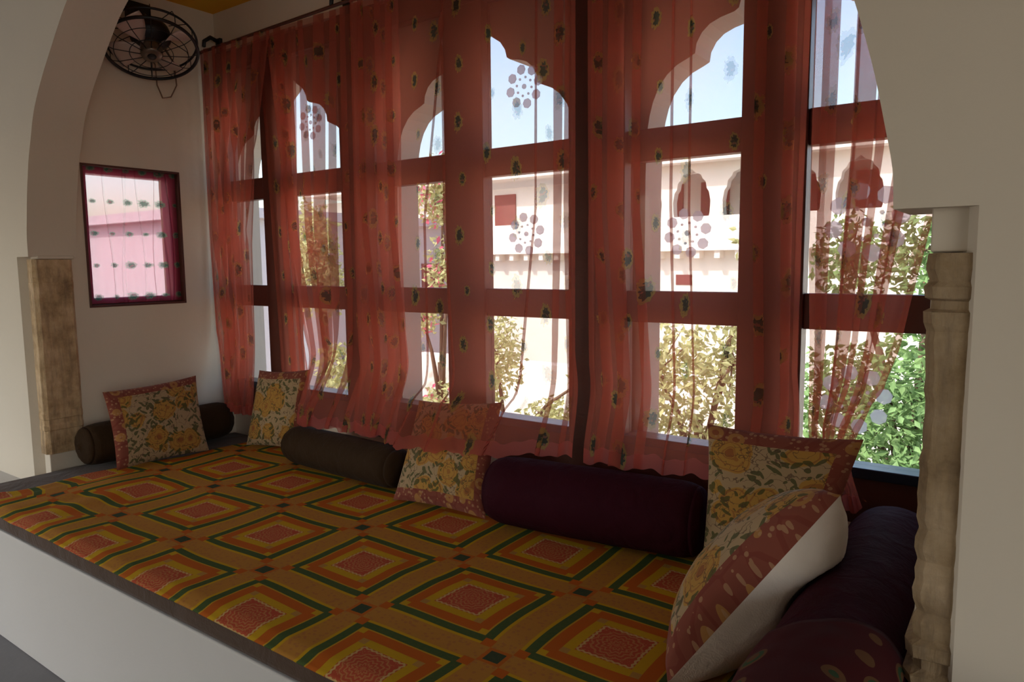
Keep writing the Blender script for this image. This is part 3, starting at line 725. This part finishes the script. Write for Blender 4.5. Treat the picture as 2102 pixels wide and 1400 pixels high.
# ------------------------------------------------------------------ outside: courtyard, buildings, trees
GZ = -2.6
o = MB().box(-60, 60, .3, 80, GZ - .1, GZ).build('courtyard_ground', M['ground']); struct(o)
def building():
    Y = 18.0; r = thing('courtyard_building', 'white building with arcade and shuttered window across the courtyard', 'building', (-5, Y, GZ))
    wall = MB(); x0, x1 = -22, 14; yb = Y + .9
    wall.box(x0, x1, Y, Y + .3, GZ, 1.95)                     # lower wall
    wall.box(x0, -7.0, Y + .35, Y + .6, 1.95, 4.2)             # plain upper part
    wall.box(-7.0, x1, Y + 2.2, Y + 2.4, 1.95, 4.4)            # back of the arcade
    under(wall.build('wall', M['outdoor_cream']), r)
    pb = MB().box(x0, x1, Y - .35, Y - .15, 1.93, 2.88).box(x0, x1, Y - .42, Y + .3, 1.90, 1.98); under(pb.build('parapet', M['outdoor_white']), r)
    for k in range(34): under(MB().box(-16 + .6 * k, -15.84 + .6 * k, Y - .36, Y, 1.68, 1.90).build('cornice_bracket', M['outdoor_cream']), r)
    # arcade front
    pitch = 1.52; c0 = -4.93; yf = Y + .2
    for k in range(-1, 12):
        c = c0 + pitch * k; b = MB()
        half = [(.50, 1.95), (.47, 2.7), (.56, 3.0), (.58, 3.35), (.53, 3.62), (.46, 3.72), (.43, 3.90), (.32, 4.02), (.28, 4.12), (.12, 4.18), (0, 4.29)]
        for s in (-1, 1):
            P = [(c + s * w, z) for w, z in half]; n = len(P)
            A = [(x, yf, z) for x, z in P]; Bq = [(x, yf + .3, z) for x, z in P]; O = [(c + s * pitch / 2, yf, z) for x, z in P]
            b.add(A + Bq, [(i, i + 1, n + i + 1, n + i) for i in range(n - 1)]); b.add(A + O, [(i, i + 1, n + i + 1, n + i) for i in range(n - 1)])
            b.add([(c, yf, 4.29), (c + s * pitch / 2, yf, 4.29), (c + s * pitch / 2, yf, 4.45), (c, yf, 4.45)], [(0, 1, 2, 3)])
        under(b.build('arch', M['outdoor_cream']), r)
        under(MB().box(c - .45, c + .45, Y + 2.1, Y + 2.2, 1.95, 4.1).build('door', M['outdoor_red']), r)
    under(MB().box(x0, x1, Y - .3, Y + 2.8, 4.45, 4.60).build('roof', M['outdoor_white']), r)
    for (p, q, z0, z1) in ((-12.3, -11.4, 2.86, 3.99), (-15.2, -14.3, 2.86, 3.99), (-9.2, -8.3, 2.86, 3.99)):
        under(MB().box(p, q, Y + .30, Y + .35, z0, z1).build('shutter', M['outdoor_red']), r)
    for p in (-5.29, 1.2): under(MB().box(p, p + .5, Y - .02, Y, .9, 1.2).build('vent', M['outdoor_red']), r)
building()
M['shaded_wall'] = plaster('shade_tinted_limewash', (.40, .36, .38))  # white wing wall, its shade put into a lavender grey colour
def wing():
    r = thing('side_building', 'pale shaded building wing at the left of the courtyard', 'building', (-12, 8, GZ))
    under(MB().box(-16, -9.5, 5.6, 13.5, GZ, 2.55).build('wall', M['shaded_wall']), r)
    under(MB().box(-16.2, -9.3, 5.4, 13.7, 2.55, 2.75).build('roof', M['shaded_wall']), r)
    for y in (6.8, 9.1, 11.4):
        under(MB().box(-9.52, -9.48, y, y + .8, .3, 1.6).build('window', M['outdoor_red']), r)
wing()
def garden_wall():
    o = MB().box(-7.5, -1.2, 9.0, 9.3, GZ, -.35).build('garden_wall', M['outdoor_white'], bevel=.02)
    tag(o, 'sunlit white garden wall beyond the middle bay', 'wall')
garden_wall()

def tree(name, label, cat, base, trunk_h, blobs, n, leaf, mat, seed, group=None, blossom=None, lean=(0, 0)):
    rr = random.Random(seed); base = Vector(base)
    root = thing(name, label, cat, base, group)
    t = MB(); top = base + Vector((lean[0], lean[1], trunk_h))
    t.tube([base, base.lerp(top, .5) + Vector((.05, .03, 0)), top], [.09, .07, .05], 8)
    for (c, r) in blobs:
        c = Vector(c); t.tube([base.lerp(top, .7), base.lerp(top, .85).lerp(c, .5), c], [.045, .03, .012], 6)
        for _ in range(5):
            d = Vector((rr.uniform(-1, 1), rr.uniform(-1, 1), rr.uniform(-.6, 1))).normalized(); t.tube([c - d * .1, c + Vector((d.x * r[0], d.y * r[1], d.z * r[2])) * .85], [.014, .004], 5)
    under(t.build('trunk', M['bark']), root)
    def leaves(cnt, size, m, nm):
        b = MB(); tot = sum(r[0] * r[1] * r[2] for c, r in blobs)
        for (c, r) in blobs:
            for _ in range(int(cnt * r[0] * r[1] * r[2] / tot)):
                d = Vector((rr.gauss(0, 1), rr.gauss(0, 1), rr.gauss(0, 1))).normalized() * (rr.random() ** .45)
                p = Vector(c) + Vector((d.x * r[0], d.y * r[1], d.z * r[2]))
                a = Vector((rr.gauss(0, 1), rr.gauss(0, 1), rr.gauss(-.5, .7))).normalized(); s = a.orthogonal().normalized(); s = Matrix.Rotation(rr.uniform(0, 6.28), 3, a) @ s
                nn = a.cross(s); L = size * rr.uniform(.7, 1.3); wd = L * .24
                b.add([p, p + a * L * .45 + s * wd + nn * L * .06, p + a * L, p + a * L * .45 - s * wd + nn * L * .06, p + a * L * .5], [(0, 4, 1), (1, 4, 2), (2, 4, 3), (3, 4, 0)])
        under(b.build(nm, m), root)
    leaves(n, leaf, mat, 'foliage')
    if blossom: leaves(blossom, leaf * 1.1, M['blossom'], 'blossom')
    return root
tree('leafy_tree', 'green leafy tree close outside the window beside the right pier', 'tree', (2.75, 3.5, GZ), 3.2, [((2.85, 3.3, .45), (.42, .6, .85)), ((2.25, 3.7, .35), (.5, .5, .6)), ((2.85, 3.4, 1.65), (.32, .4, .5)), ((2.25, 3.7, 1.6), (.3, .4, .4))], 6500, .078, M['leaf'], 3)
tree('slender_tree', 'pale slender tree filling the lower pane left of the large upright cushion', 'tree', (.55, 4.9, GZ), 2.5, [((.2, 4.6, .4), (.6, .6, .65)), ((.95, 4.8, .55), (.5, .6, .6)), ((.5, 4.9, -.4), (.75, .6, .5)), ((1.25, 4.7, 1.9), (.25, .3, .7))], 3300, .10, M['leaf_pale'], 5)
tree('courtyard_bush', 'tall bush seen through the lower pane right of the half veiled cushion', 'bush', (-3.0, 6.2, GZ), 1.9, [((-3.1, 6.1, .2), (.42, .5, .75)), ((-2.2, 6.3, -.8), (.6, .5, .45)), ((-1.6, 6.4, 0), (.3, .4, .8))], 2400, .11, M['leaf_pale'], 8)
tree('bougainvillea', 'bougainvillea with pink blossom seen through the left middle pane', 'bush', (-4.3, 6.2, GZ), 2.6, [((-4.5, 6.0, .75), (.35, .4, .35)), ((-4.0, 6.1, 1.5), (.4, .4, .6)), ((-4.1, 6.1, 2.7), (.5, .5, .6)), ((-4.1, 6.2, -.75), (.6, .5, .5))], 2600, .11, M['leaf_pale'], 11, None, 420)
tree('yellow_tree', 'yellow green tree in front of the pale building wing', 'tree', (-7.6, 6.6, GZ), 3.4, [((-7.7, 6.4, 1.9), (.55, .6, .9)), ((-7.4, 6.4, 1.2), (.5, .6, .6)), ((-7.1, 6.5, -.3), (.4, .5, .5))], 2600, .13, M['leaf_pale'], 13)
